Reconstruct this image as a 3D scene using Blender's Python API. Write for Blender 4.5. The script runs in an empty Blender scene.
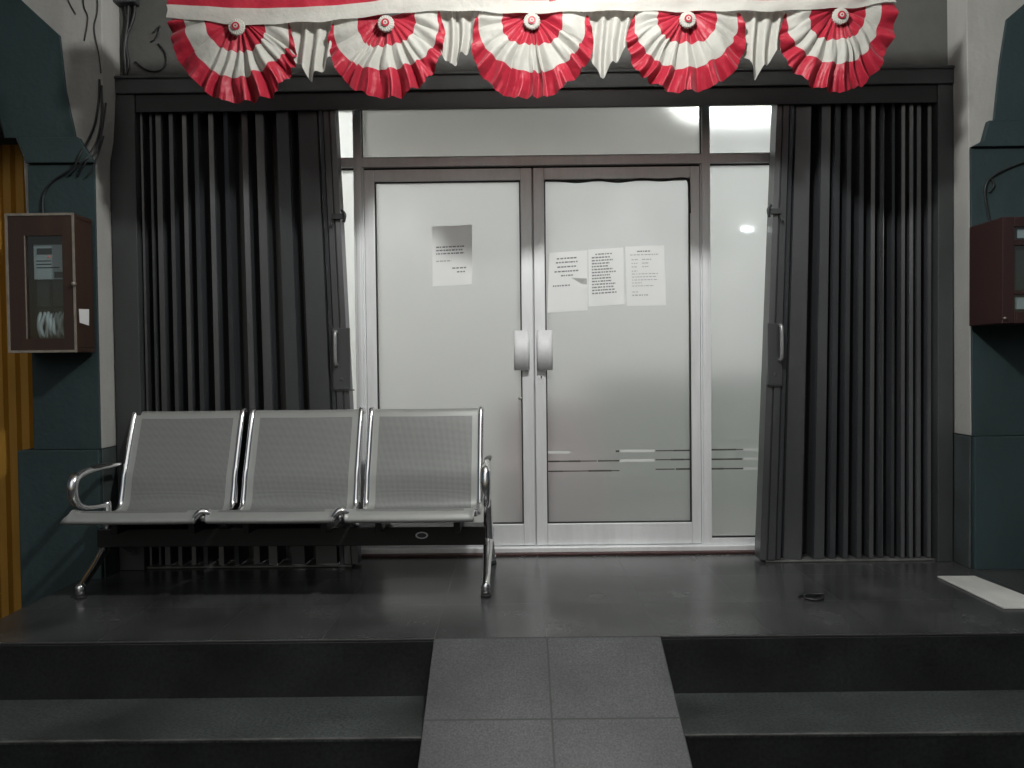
import bpy, bmesh, math, random
from mathutils import Vector, Matrix
random.seed(11)
D = bpy.data
SC = bpy.context.scene
COL = SC.collection
PI = math.pi

# ------------------------------------------------------------------ materials
def principled(name, col, rough=0.5, metal=0.0, spec=0.5, noise=0.0, nscale=8.0, bump=0.0, bscale=60.0,
               sheen=0.0, coat=0.0, stain=0.0, stscale=2.0, rvar=0.0, vstreak=1.0):
    m = D.materials.new(name); m.use_nodes = True
    nt = m.node_tree; N = nt.nodes; L = nt.links
    b = N['Principled BSDF']
    b.inputs['Roughness'].default_value = rough
    b.inputs['Metallic'].default_value = metal
    b.inputs['Specular IOR Level'].default_value = spec
    b.inputs['Sheen Weight'].default_value = sheen
    b.inputs['Coat Weight'].default_value = coat
    b.inputs['Base Color'].default_value = (*col, 1)
    tc = N.new('ShaderNodeTexCoord')
    src = None
    if noise > 0 or stain > 0:
        mp = N.new('ShaderNodeMapping'); mp.inputs['Scale'].default_value = (1, 1, 1.0 / vstreak)
        L.new(tc.outputs['Object'], mp.inputs['Vector'])
        n1 = N.new('ShaderNodeTexNoise'); n1.inputs['Scale'].default_value = nscale
        n1.inputs['Detail'].default_value = 6; n1.inputs['Roughness'].default_value = 0.65
        L.new(mp.outputs[0], n1.inputs['Vector'])
        n2 = N.new('ShaderNodeTexNoise'); n2.inputs['Scale'].default_value = stscale
        n2.inputs['Detail'].default_value = 5
        L.new(mp.outputs[0], n2.inputs['Vector'])
        r1 = N.new('ShaderNodeMapRange'); r1.inputs[1].default_value = 0.25; r1.inputs[2].default_value = 0.75
        r1.inputs[3].default_value = 1 - noise; r1.inputs[4].default_value = 1 + noise
        L.new(n1.outputs[0], r1.inputs[0])
        r2 = N.new('ShaderNodeMapRange'); r2.inputs[1].default_value = 0.3; r2.inputs[2].default_value = 0.7
        r2.inputs[3].default_value = 1 - stain; r2.inputs[4].default_value = 1 + stain * 0.5
        L.new(n2.outputs[0], r2.inputs[0])
        mu = N.new('ShaderNodeMath'); mu.operation = 'MULTIPLY'
        L.new(r1.outputs[0], mu.inputs[0]); L.new(r2.outputs[0], mu.inputs[1])
        vm = N.new('ShaderNodeVectorMath'); vm.operation = 'SCALE'
        vm.inputs[0].default_value = col
        L.new(mu.outputs[0], vm.inputs['Scale'])
        L.new(vm.outputs[0], b.inputs['Base Color'])
        if rvar > 0:
            r3 = N.new('ShaderNodeMapRange'); r3.inputs[1].default_value = 0.3; r3.inputs[2].default_value = 0.7
            r3.inputs[3].default_value = max(0.02, rough - rvar); r3.inputs[4].default_value = rough + rvar
            L.new(n2.outputs[0], r3.inputs[0]); L.new(r3.outputs[0], b.inputs['Roughness'])
    if bump > 0:
        n3 = N.new('ShaderNodeTexNoise'); n3.inputs['Scale'].default_value = bscale; n3.inputs['Detail'].default_value = 4
        L.new(tc.outputs['Object'], n3.inputs['Vector'])
        bp = N.new('ShaderNodeBump'); bp.inputs['Strength'].default_value = bump; bp.inputs['Distance'].default_value = 0.01
        L.new(n3.outputs[0], bp.inputs['Height']); L.new(bp.outputs[0], b.inputs['Normal'])
    return m

def emission(name, col, strength):
    m = D.materials.new(name); m.use_nodes = True
    nt = m.node_tree; nt.nodes.clear()
    o = nt.nodes.new('ShaderNodeOutputMaterial'); e = nt.nodes.new('ShaderNodeEmission')
    e.inputs[0].default_value = (*col, 1); e.inputs[1].default_value = strength
    nt.links.new(e.outputs[0], o.inputs[0])
    return m

def tile_material(name, col, rough, ox, oy, sx, sy, joint, jcol, noise=0.18, spec=0.5, grain=220.0, rvar=0.03):
    """stone tiles with joints: object-space grid, speckle, worn polish"""
    m = principled(name, col, rough, spec=spec)
    nt = m.node_tree; N = nt.nodes; L = nt.links; b = N['Principled BSDF']
    geo = N.new('ShaderNodeNewGeometry')
    sep = N.new('ShaderNodeSeparateXYZ'); L.new(geo.outputs['Position'], sep.inputs[0])
    def axis(out, off, size):
        s = N.new('ShaderNodeMath'); s.operation = 'SUBTRACT'; L.new(out, s.inputs[0]); s.inputs[1].default_value = off
        d = N.new('ShaderNodeMath'); d.operation = 'DIVIDE'; L.new(s.outputs[0], d.inputs[0]); d.inputs[1].default_value = size
        f = N.new('ShaderNodeMath'); f.operation = 'FLOOR'; L.new(d.outputs[0], f.inputs[0])
        fr = N.new('ShaderNodeMath'); fr.operation = 'PINGPONG'; L.new(d.outputs[0], fr.inputs[0]); fr.inputs[1].default_value = 0.5
        lt = N.new('ShaderNodeMath'); lt.operation = 'LESS_THAN'; L.new(fr.outputs[0], lt.inputs[0]); lt.inputs[1].default_value = joint / size
        return lt, f
    lx, fx = axis(sep.outputs[0], ox, sx)
    ly, fy = axis(sep.outputs[1], oy, sy)
    mx = N.new('ShaderNodeMath'); mx.operation = 'MAXIMUM'; L.new(lx.outputs[0], mx.inputs[0]); L.new(ly.outputs[0], mx.inputs[1])
    cmb = N.new('ShaderNodeCombineXYZ'); L.new(fx.outputs[0], cmb.inputs[0]); L.new(fy.outputs[0], cmb.inputs[1])
    wn = N.new('ShaderNodeTexWhiteNoise'); L.new(cmb.outputs[0], wn.inputs['Vector'])
    n1 = N.new('ShaderNodeTexNoise'); n1.inputs['Scale'].default_value = grain; n1.inputs['Detail'].default_value = 3
    L.new(geo.outputs['Position'], n1.inputs['Vector'])
    n2 = N.new('ShaderNodeTexNoise'); n2.inputs['Scale'].default_value = 3.0; n2.inputs['Detail'].default_value = 7
    L.new(geo.outputs['Position'], n2.inputs['Vector'])
    def rng(o, a, bb, lo=0.3, hi=0.7):
        r = N.new('ShaderNodeMapRange'); r.inputs[1].default_value = lo; r.inputs[2].default_value = hi
        r.inputs[3].default_value = a; r.inputs[4].default_value = bb; L.new(o, r.inputs[0]); return r.outputs[0]
    a = rng(n1.outputs[0], 1 - noise * 1.6, 1 + noise * 1.6)
    c = rng(n2.outputs[0], 1 - noise, 1 + noise)
    t = rng(wn.outputs['Value'], 0.92, 1.08, 0, 1)
    m1 = N.new('ShaderNodeMath'); m1.operation = 'MULTIPLY'; L.new(a, m1.inputs[0]); L.new(c, m1.inputs[1])
    m2 = N.new('ShaderNodeMath'); m2.operation = 'MULTIPLY'; L.new(m1.outputs[0], m2.inputs[0]); L.new(t, m2.inputs[1])
    vm = N.new('ShaderNodeVectorMath'); vm.operation = 'SCALE'; vm.inputs[0].default_value = col; L.new(m2.outputs[0], vm.inputs['Scale'])
    mix = N.new('ShaderNodeMix'); mix.data_type = 'RGBA'
    L.new(mx.outputs[0], mix.inputs[0]); L.new(vm.outputs[0], mix.inputs[6]); mix.inputs[7].default_value = (*jcol, 1)
    L.new(mix.outputs[2], b.inputs['Base Color'])
    rr = rng(n2.outputs[0], rough - rvar, rough + rvar)
    mr = N.new('ShaderNodeMath'); mr.operation = 'MAXIMUM'; L.new(rr, mr.inputs[0])
    jr = N.new('ShaderNodeMath'); jr.operation = 'MULTIPLY'; L.new(mx.outputs[0], jr.inputs[0]); jr.inputs[1].default_value = 0.7 if joint > .003 else 0.34
    L.new(jr.outputs[0], mr.inputs[1]); L.new(mr.outputs[0], b.inputs['Roughness'])
    bp = N.new('ShaderNodeBump'); bp.inputs['Strength'].default_value = 0.06; bp.inputs['Distance'].default_value = 0.004
    L.new(n1.outputs[0], bp.inputs['Height']); L.new(bp.outputs[0], b.inputs['Normal'])
    return m

def frosted(name, tint, trans, film=0.42, gloss_rough=0.08, clear=0.0, crough=0.35):
    """glass with a milky film: part of the light is scattered through, part is seen softly through it"""
    m = D.materials.new(name); m.use_nodes = True
    nt = m.node_tree; N = nt.nodes; L = nt.links; N.clear()
    o = N.new('ShaderNodeOutputMaterial')
    d = N.new('ShaderNodeBsdfDiffuse'); d.inputs[0].default_value = (*[c * film for c in tint], 1)
    t = N.new('ShaderNodeBsdfTranslucent'); t.inputs[0].default_value = (*tint, 1)
    tc = N.new('ShaderNodeTexCoord')
    n = N.new('ShaderNodeTexNoise'); n.inputs['Scale'].default_value = 2.2; n.inputs['Detail'].default_value = 5
    L.new(tc.outputs['Object'], n.inputs['Vector'])
    r = N.new('ShaderNodeMapRange'); r.inputs[1].default_value = 0.3; r.inputs[2].default_value = 0.7
    r.inputs[3].default_value = trans - 0.02; r.inputs[4].default_value = trans + 0.02
    L.new(n.outputs[0], r.inputs[0])
    mx = N.new('ShaderNodeMixShader'); L.new(r.outputs[0], mx.inputs[0]); L.new(d.outputs[0], mx.inputs[1]); L.new(t.outputs[0], mx.inputs[2])
    last = mx
    if clear > 0:
        g = N.new('ShaderNodeBsdfRefraction'); g.inputs['Roughness'].default_value = crough; g.inputs['IOR'].default_value = 1.45
        g.inputs[0].default_value = (*tint, 1)
        mc = N.new('ShaderNodeMixShader'); mc.inputs[0].default_value = clear
        L.new(last.outputs[0], mc.inputs[1]); L.new(g.outputs[0], mc.inputs[2]); last = mc
    gl = N.new('ShaderNodeBsdfGlossy'); gl.inputs['Roughness'].default_value = gloss_rough
    fr = N.new('ShaderNodeFresnel'); fr.inputs[0].default_value = 1.45
    m2 = N.new('ShaderNodeMixShader'); L.new(fr.outputs[0], m2.inputs[0]); L.new(last.outputs[0], m2.inputs[1]); L.new(gl.outputs[0], m2.inputs[2])
    L.new(m2.outputs[0], o.inputs[0])
    return m

M = {}
M['alu'] = principled('aluminium', (0.86, 0.87, 0.88), 0.42, 0.3, noise=0.06, nscale=30, stain=0.12, stscale=3, rvar=0.08, vstreak=6)
M['alu_handle'] = principled('brushed_aluminium', (0.76, 0.76, 0.77), 0.6, 0.05, noise=0.05, nscale=60)
M['pull'] = principled('dull_pull_handle', (0.34, 0.34, 0.34), 0.35, 0.5, noise=0.1, nscale=40)
M['gasket'] = principled('black_rubber', (0.012, 0.012, 0.012), 0.6)
M['film_leaf'] = frosted('frosted_film', (0.855, 0.86, 0.87), 0.5, clear=0.42, crough=0.55)
M['film_transom'] = frosted('dull_transom_film', (0.84, 0.83, 0.81), 0.22, clear=0.3, crough=0.5)
M['film_side'] = frosted('frosted_side_film', (0.885, 0.895, 0.905), 0.5, gloss_rough=0.02, clear=0.45, crough=0.5)
M['film_clear'] = frosted('thin_white_film', (0.95, 0.96, 0.95), 0.72)
M['film_stripe'] = principled('clear_gap_in_film', (0.09, 0.09, 0.08), 0.25, noise=0.4, nscale=25)
M['film_stripe_pale'] = principled('pale_gap_in_film', (0.75, 0.76, 0.74), 0.3)
M['gate'] = principled('grey_gate_paint', (0.041, 0.043, 0.047), 0.36, spec=0.95, noise=0.12, nscale=14, stain=0.3, stscale=2.2, bump=0.08, bscale=25, rvar=0.1, vstreak=4)
M['gate_dark'] = principled('dark_gate_frame_paint', (0.045, 0.05, 0.05), 0.5, noise=0.15, nscale=10, stain=0.35, stscale=3, vstreak=3)
M['steel_black'] = principled('black_beam_paint', (0.012, 0.012, 0.013), 0.5, noise=0.1, nscale=12)
M['plaster'] = principled('grey_plaster', (0.088, 0.087, 0.082), 0.85, noise=0.1, nscale=9, stain=0.25, stscale=1.6, bump=0.25, bscale=45)
M['plaster_white'] = principled('white_plaster', (0.39, 0.38, 0.36), 0.85, noise=0.08, nscale=10, stain=0.2, stscale=1.8, bump=0.25, bscale=40, vstreak=3)
M['teal'] = principled('dark_teal_paint', (0.023, 0.043, 0.046), 0.75, noise=0.15, nscale=7, stain=0.3, stscale=2.0, bump=0.25, bscale=40, vstreak=2)
M['plinth'] = principled('grimy_plinth_paint', (0.045, 0.055, 0.055), 0.75, noise=0.2, nscale=8, stain=0.35)
M['floor'] = tile_material('dark_polished_tile', (0.046, 0.047, 0.047), 0.25, 0.112, -1.40, 0.43, 0.43, 0.0006, (0.045, 0.045, 0.045), noise=0.38, grain=110)
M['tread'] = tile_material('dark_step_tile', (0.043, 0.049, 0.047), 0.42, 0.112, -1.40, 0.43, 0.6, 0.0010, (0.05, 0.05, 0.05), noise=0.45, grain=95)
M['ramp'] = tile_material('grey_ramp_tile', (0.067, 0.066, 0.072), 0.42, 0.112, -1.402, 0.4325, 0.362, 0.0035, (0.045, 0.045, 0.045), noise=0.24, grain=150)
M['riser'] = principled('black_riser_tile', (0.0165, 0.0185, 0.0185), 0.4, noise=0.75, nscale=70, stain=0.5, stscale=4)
M['nosing'] = principled('worn_step_edge', (0.11, 0.11, 0.105), 0.5, noise=0.5, nscale=16, stain=0.5, stscale=6)
M['asphalt'] = principled('asphalt', (0.05, 0.05, 0.05), 0.9, noise=0.3, nscale=60, bump=0.4, bscale=120)
M['chrome'] = principled('chrome', (0.82, 0.82, 0.82), 0.2, 1.0, noise=0.06, nscale=12, rvar=0.05)
M['steel'] = principled('silver_painted_steel', (0.31, 0.315, 0.303), 0.38, 0.3, noise=0.03, nscale=20, stain=0.06)
M['beam'] = principled('black_bench_beam', (0.012, 0.012, 0.012), 0.35)
M['rubber'] = principled('black_foot_rubber', (0.02, 0.02, 0.02), 0.7)
M['wood'] = principled('dark_red_brown_wood', (0.033, 0.015, 0.009), 0.6, noise=0.3, nscale=10, stain=0.3, vstreak=8)
M['wood_red'] = principled('dark_maroon_wood', (0.026, 0.008, 0.007), 0.6, noise=0.3, nscale=10, stain=0.3, vstreak=8)
M['trim'] = principled('pale_worn_trim', (0.22, 0.195, 0.16), 0.6, noise=0.3, nscale=20)
M['meter_grey'] = principled('meter_housing', (0.72, 0.73, 0.76), 0.4)
M['meter_dark'] = principled('meter_dark_plastic', (0.05, 0.055, 0.055), 0.4)
M['paper'] = principled('white_paper', (0.95, 0.95, 0.945), 0.8, noise=0.02, nscale=5)
M['paper_shade'] = principled('shaded_paper', (0.42, 0.42, 0.41), 0.8)  # shadow tone put into the colour, for the wedge on one notice
M['ink'] = principled('grey_print', (0.24, 0.24, 0.245), 0.8)
M['ink_pale'] = principled('pale_print', (0.5, 0.5, 0.5), 0.8)
M['cloth_white'] = principled('white_satin', (0.50, 0.485, 0.445), 0.55, spec=0.25, sheen=0.2, noise=0.05, nscale=20, bump=0.5, bscale=38)
M['cloth_red'] = principled('red_satin', (0.31, 0.011, 0.027), 0.45, spec=0.3, sheen=0.1, noise=0.06, nscale=20, bump=0.5, bscale=34)
def see_through(m, col, w):
    nt = m.node_tree; p = nt.nodes['Principled BSDF']; o = [n for n in nt.nodes if n.type == 'OUTPUT_MATERIAL'][0]
    t = nt.nodes.new('ShaderNodeBsdfTranslucent'); t.inputs[0].default_value = (*col, 1)
    a = nt.nodes.new('ShaderNodeMixShader'); a.inputs[0].default_value = w
    nt.links.new(p.outputs[0], a.inputs[1]); nt.links.new(t.outputs[0], a.inputs[2]); nt.links.new(a.outputs[0], o.inputs[0])
see_through(M['paper'], (.97, .97, .96), 0.22); see_through(M['paper_shade'], (.8, .8, .79), 0.5)
see_through(M['cloth_white'], (0.62, 0.60, 0.55), 0.32); see_through(M['cloth_red'], (0.4, 0.02, 0.03), 0.10)
M['orange'] = principled('orange_brown_paint', (0.40, 0.20, 0.02), 0.6, noise=0.2, nscale=7, stain=0.35, stscale=2.5, vstreak=5)
M['sign_red'] = principled('red_sign_paint', (0.28, 0.02, 0.02), 0.5, noise=0.1)
M['sign_yellow'] = principled('yellow_sign_paint', (0.30, 0.2, 0.08), 0.6, noise=0.1)
M['cable'] = principled('black_cable', (0.012, 0.012, 0.013), 0.5)
M['board'] = principled('white_board_face', (0.62, 0.61, 0.58), 0.55, noise=0.08, nscale=8, stain=0.25)
M['threshold'] = principled('red_brown_threshold', (0.055, 0.022, 0.02), 0.6, noise=0.4, nscale=18)
M['white_room'] = principled('white_room_paint', (0.75, 0.75, 0.73), 0.8)
M['room_floor'] = principled('pale_room_floor', (0.17, 0.16, 0.14), 0.4)
M['green'] = principled('green_furniture', (0.17, 0.25, 0.17), 0.5, noise=0.1)
M['pink'] = principled('dusty_pink_fabric', (0.30, 0.19, 0.19), 0.8, noise=0.1)
M['bulb'] = emission('porch_bulb_glow', (0.985, 1.0, 0.97), 740.0)
M['tube'] = emission('tube_glow', (0.97, 1.0, 0.99), 620.0)
M['light_bar'] = emission('light_bar_glow', (0.95, 1.0, 1.0), 26.0)
M['led'] = emission('meter_led', (1.0, 0.12, 0.1), 0.6)
M['ceil'] = principled('grey_ceiling_paint', (0.66, 0.66, 0.64), 0.9, noise=0.08)

# perforated sheet: rows of small punched holes between plain margins
def perforated():
    m = principled('perforated_steel', (0.25, 0.255, 0.247), 0.45, 0.2, noise=0.03, nscale=20, stain=0.05)
    nt = m.node_tree; N = nt.nodes; L = nt.links; b = N['Principled BSDF']
    tc = [n for n in N if n.type == 'TEX_COORD'][0]
    sc = N.new('ShaderNodeVectorMath'); sc.operation = 'MULTIPLY'; sc.inputs[1].default_value = (165, 165, 165)
    L.new(tc.outputs['UV'], sc.inputs[0])
    fr = N.new('ShaderNodeVectorMath'); fr.operation = 'FRACTION'; L.new(sc.outputs[0], fr.inputs[0])
    sb = N.new('ShaderNodeVectorMath'); sb.operation = 'SUBTRACT'; sb.inputs[1].default_value = (.5, .5, 0); L.new(fr.outputs[0], sb.inputs[0])
    sp = N.new('ShaderNodeSeparateXYZ'); L.new(sb.outputs[0], sp.inputs[0])
    cm = N.new('ShaderNodeCombineXYZ'); L.new(sp.outputs[0], cm.inputs[0]); L.new(sp.outputs[1], cm.inputs[1])
    ln = N.new('ShaderNodeVectorMath'); ln.operation = 'LENGTH'; L.new(cm.outputs[0], ln.inputs[0])
    lt = N.new('ShaderNodeMath'); lt.operation = 'LESS_THAN'; lt.inputs[1].default_value = 0.29; L.new(ln.outputs['Value'], lt.inputs[0])
    old = b.inputs['Base Color'].links[0].from_socket
    mix = N.new('ShaderNodeMix'); mix.data_type = 'RGBA'; L.new(lt.outputs[0], mix.inputs[0]); L.new(old, mix.inputs[6]); mix.inputs[7].default_value = (0.02, 0.02, 0.02, 1)
    L.new(mix.outputs[2], b.inputs['Base Color'])
    return m
M['perf'] = perforated()

# ------------------------------------------------------------------ mesh helpers
ORG = {}
class MB:
    def __init__(s): s.v = []; s.f = []; s.mi = []; s.sm = []; s.uv = None
    def add(s, vs, fs, mi=0, smooth=False):
        o = len(s.v); s.v += [tuple(p) for p in vs]
        for f in fs: s.f.append(tuple(i + o for i in f)); s.mi.append(mi); s.sm.append(smooth)
        return s
    def box(s, x0, x1, y0, y1, z0, z1, mi=0):
        vs = [(x, y, z) for z in (z0, z1) for y in (y0, y1) for x in (x0, x1)]
        return s.add(vs, [(0, 2, 3, 1), (4, 5, 7, 6), (0, 1, 5, 4), (2, 6, 7, 3), (0, 4, 6, 2), (1, 3, 7, 5)], mi)
    def prism_xz(s, poly, y0, y1, mi=0):
        """polygon in x,z (any order), front at y0 and back at y1"""
        a = sum(poly[i][0] * poly[(i + 1) % len(poly)][1] - poly[(i + 1) % len(poly)][0] * poly[i][1] for i in range(len(poly)))
        if a < 0: poly = poly[::-1]
        n = len(poly)
        vs = [(x, y0, z) for x, z in poly] + [(x, y1, z) for x, z in poly]
        fs = [tuple(range(n)), tuple(range(2 * n - 1, n - 1, -1))]
        fs += [(i, i + n, (i + 1) % n + n, (i + 1) % n) for i in range(n)]
        return s.add(vs, fs, mi)
    def prism_yz(s, poly, x0, x1, mi=0):
        n = len(poly)
        vs = [(x0, y, z) for y, z in poly] + [(x1, y, z) for y, z in poly]
        fs = [tuple(range(n)), tuple(range(2 * n - 1, n - 1, -1))]
        fs += [(i, (i + 1) % n, (i + 1) % n + n, i + n) for i in range(n)]
        return s.add(vs, fs, mi)
    def prism_xy(s, poly, z0, z1, mi=0):
        n = len(poly)
        vs = [(x, y, z0) for x, y in poly] + [(x, y, z1) for x, y in poly]
        fs = [tuple(range(n - 1, -1, -1)), tuple(range(n, 2 * n))]
        fs += [(i, (i + 1) % n, (i + 1) % n + n, i + n) for i in range(n)]
        return s.add(vs, fs, mi)
    def tube(s, pts, r, n=10, mi=0, flat=1.0, sub=6):
        """smooth tube through the points; r a number or a list; flat squashes it in the second axis"""
        P = [Vector(p) for p in pts]
        R = r if isinstance(r, (list, tuple)) else [r] * len(P)
        Q, RR = [], []
        if sub > 1 and len(P) > 2:
            for i in range(len(P) - 1):
                p0, p1, p2, p3 = P[max(i - 1, 0)], P[i], P[i + 1], P[min(i + 2, len(P) - 1)]
                for k in range(sub):
                    t = k / sub
                    Q.append(0.5 * ((2 * p1) + (p2 - p0) * t + (2 * p0 - 5 * p1 + 4 * p2 - p3) * t * t + (3 * p1 - p0 - 3 * p2 + p3) * t ** 3))
                    RR.append(R[i] * (1 - t) + R[i + 1] * t)
            Q.append(P[-1]); RR.append(R[-1])
        else: Q, RR = P, R
        vs, fs = [], []
        ref = None
        for i, p in enumerate(Q):
            d = (Q[min(i + 1, len(Q) - 1)] - Q[max(i - 1, 0)])
            if d.length < 1e-9: d = Vector((0, 0, 1))
            d.normalize()
            if ref is None:
                ref = Vector((1, 0, 0)) if abs(d.x) < 0.9 else Vector((0, 1, 0))
            u = (ref - d * ref.dot(d)); u.normalize(); ref = u
            w = d.cross(u)
            for k in range(n):
                a = 2 * PI * k / n
                vs.append(p + u * math.cos(a) * RR[i] + w * math.sin(a) * RR[i] * flat)
        for i in range(len(Q) - 1):
            for k in range(n):
                a, b = i * n + k, i * n + (k + 1) % n
                fs.append((a, b, b + n, a + n))
        fs.append(tuple(range(n - 1, -1, -1))); fs.append(tuple((len(Q) - 1) * n + k for k in range(n)))
        return s.add(vs, fs, mi, True)
    def disc_y(s, cx, y, cz, r, t, n=20, mi=0, ez=1.0):
        """thick round plate facing -y, front at y, thickness t"""
        vs = [(cx + r * math.cos(2 * PI * k / n), y, cz + r * ez * math.sin(2 * PI * k / n)) for k in range(n)]
        vs += [(x, y + t, z) for x, _, z in vs]
        fs = [tuple(range(n)), tuple(range(2 * n - 1, n - 1, -1))] + [(k, k + n, (k + 1) % n + n, (k + 1) % n) for k in range(n)]
        return s.add(vs, fs, mi)
    def build(s, name, mats, parent=None, loc=None, bevel=0.0, solid=0.0, smooth=None):
        me = D.meshes.new(name)
        org = Vector(loc) if loc is not None else (ORG[parent.name] if parent else Vector((0, 0, 0)))
        me.from_pydata([tuple(Vector(p) - org) for p in s.v], [], s.f)
        for m in (mats if isinstance(mats, (list, tuple)) else [mats]): me.materials.append(m)
        for p, mi, sm in zip(me.polygons, s.mi, s.sm): p.material_index = mi; p.use_smooth = sm if smooth is None else smooth
        if s.uv:
            ul = me.uv_layers.new(name='UVMap')
            for lp in me.loops: ul.data[lp.index].uv = s.uv[lp.vertex_index]
        me.update()
        o = D.objects.new(name, me); COL.objects.link(o)
        if parent: o.parent = parent
        else: o.location = org
        ORG[o.name] = org
        if solid:
            md = o.modifiers.new('solid', 'SOLIDIFY'); md.thickness = solid; md.offset = 0
        if bevel:
            md = o.modifiers.new('bevel', 'BEVEL'); md.width = bevel; md.segments = 2; md.limit_method = 'ANGLE'; md.angle_limit = math.radians(40)
        return o

def empty(name, loc, label, cat, group=None):
    o = D.objects.new(name, None); COL.objects.link(o); o.location = loc; o.empty_display_size = 0.1
    ORG[o.name] = Vector(loc); tag(o, label, cat, group); return o
def tag(o, label, cat, group=None):
    o['label'] = label; o['category'] = cat
    if group: o['group'] = group
    return o
def structure(o): o['kind'] = 'structure'; return o

# ------------------------------------------------------------------ ground, porch, steps, ramp
STREET = -0.64
structure(MB().add([(-60, -60, STREET), (60, -60, STREET), (60, 60, STREET), (-60, 60, STREET)], [(0, 1, 2, 3)]).build('street', M['asphalt']))
XL, XR = -2.17, 3.4
pf = MB().box(XL, XR, -1.40, 0.30, -0.010, 0.0, 0)
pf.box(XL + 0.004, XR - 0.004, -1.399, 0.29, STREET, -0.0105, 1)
structure(pf.build('porch_floor', [M['floor'], M['riser']], bevel=0.003))
def step(x0, x1, y0, y1, z, nm):
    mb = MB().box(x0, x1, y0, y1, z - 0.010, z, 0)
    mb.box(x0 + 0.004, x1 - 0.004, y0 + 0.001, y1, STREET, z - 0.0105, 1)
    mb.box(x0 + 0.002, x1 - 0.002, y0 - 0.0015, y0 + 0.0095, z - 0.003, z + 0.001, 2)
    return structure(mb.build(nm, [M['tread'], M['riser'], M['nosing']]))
RX0, RX1 = -0.319, 0.544
for x0, x1 in ((XL, RX0 - 0.002), (RX1 + 0.002, XR)):
    step(x0, x1, -1.745, -1.394, -0.222, 'step')
    step(x0, x1, -2.09, -1.739, -0.444, 'step')
SL = 0.42
yb = -1.402 + STREET / SL
structure(MB().prism_yz([(-1.402, -0.001), (yb, STREET), (-1.402, STREET)], RX0, RX1).build('ramp', M['ramp'], bevel=0.003))

# ------------------------------------------------------------------ facade: lintel wall, side walls, piers
tag(MB().box(-3.6, 3.6, -0.28, 0.12, 2.535, 3.4).box(-2.06, 2.25, -0.10, 0.12, 2.478, 2.534).build('lintel_wall', M['plaster'], loc=(0, -0.28, 2.5)),
    'grey plaster wall above the shop opening behind the bunting', 'wall')
for sx, x0, x1, lab in ((-1, -3.6, -2.06, 'plain wall behind the left teal pier beside the gate'), (1, 2.25, 3.6, 'plain wall behind the right teal pier beside the gate')):
    tag(MB().box(x0, x1, -0.26, 0.12, STREET, 2.533).build('side_wall', M['plaster'], loc=((x0 + x1) / 2, -0.27, STREET)), lab, 'wall')

def pier(name, label, shaft, capital, upper, plinth, reveal, base):
    root = empty(name, (sum(p[0] for p in plinth) / len(plinth), -0.4, STREET), label, 'pier')
    MB().prism_xz(shaft, -0.470, -0.456).build('shaft', M['teal'], root, bevel=0.003)
    MB().prism_xz(capital, -0.490, -0.456).build('capital', M['teal'], root, bevel=0.004)
    MB().prism_xz(upper, -0.472, -0.456).build('bracket', M['teal'], root, bevel=0.003)
    MB().prism_xz(plinth, -0.478, -0.274).build('plinth', M['teal'], root, bevel=0.005)
    MB().prism_xz(reveal, -0.4555, -0.262).build('reveal', M['plaster_white'], root, bevel=0.004)
    MB().prism_xz(base, -0.4555, -0.263).build('reveal_base', M['plinth'], root, bevel=0.004)
    return root
pier('pier', 'dark teal pier with flared capital behind the wooden meter cabinet with a white sticker',
     [(-2.395, 0.645), (-2.063, 0.645), (-2.06, 2.055), (-2.39, 2.055)],
     [(-2.388, 2.058), (-2.052, 2.056), (-2.128, 2.182), (-2.435, 2.182)],
     [(-2.50, 2.185), (-2.148, 2.184), (-2.192, 2.415), (-2.215, 2.683), (-2.398, 2.855), (-2.62, 3.1), (-3.2, 3.1), (-3.2, 2.75), (-2.75, 2.65), (-2.56, 2.45)],
     [(-2.473, STREET), (-2.068, STREET), (-2.068, 0.643), (-2.473, 0.643)],
     [(-2.385, 0.646), (-2.062, 0.646), (-2.060, 2.06), (-2.035, 2.20), (-2.016, 2.45), (-2.010, 3.1), (-3.2, 3.1), (-3.2, 2.76), (-2.75, 2.66), (-2.55, 2.44), (-2.42, 2.18)],
     [(-2.066, STREET), (-2.060, STREET), (-2.060, 0.644), (-2.066, 0.644)])
pier('pier', 'dark teal pier with flared capital behind the maroon meter cabinet cut by the photo edge',
     [(2.264, 0.662), (2.62, 0.662), (2.61, 2.078), (2.250, 2.078)],
     [(2.246, 2.081), (2.62, 2.081), (2.70, 2.208), (2.329, 2.207), (2.302, 2.110)],
     [(2.363, 2.211), (2.391, 2.483), (2.425, 2.703), (2.507, 2.772), (2.85, 3.1), (3.4, 3.1), (3.4, 2.7), (2.9, 2.6), (2.75, 2.211)],
     [(2.272, -0.002), (2.70, -0.002), (2.70, 0.660), (2.268, 0.660)],
     [(2.262, 0.663), (2.254, 1.35), (2.250, 2.08), (2.246, 2.319), (2.240, 2.572), (2.236, 2.87), (2.236, 3.1), (3.35, 3.1), (2.85, 2.6), (2.70, 2.21), (2.6, 2.07), (2.6, 0.663)],
     [(2.255, 0.0), (2.268, 0.0), (2.266, 0.660), (2.258, 0.660)])

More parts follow.
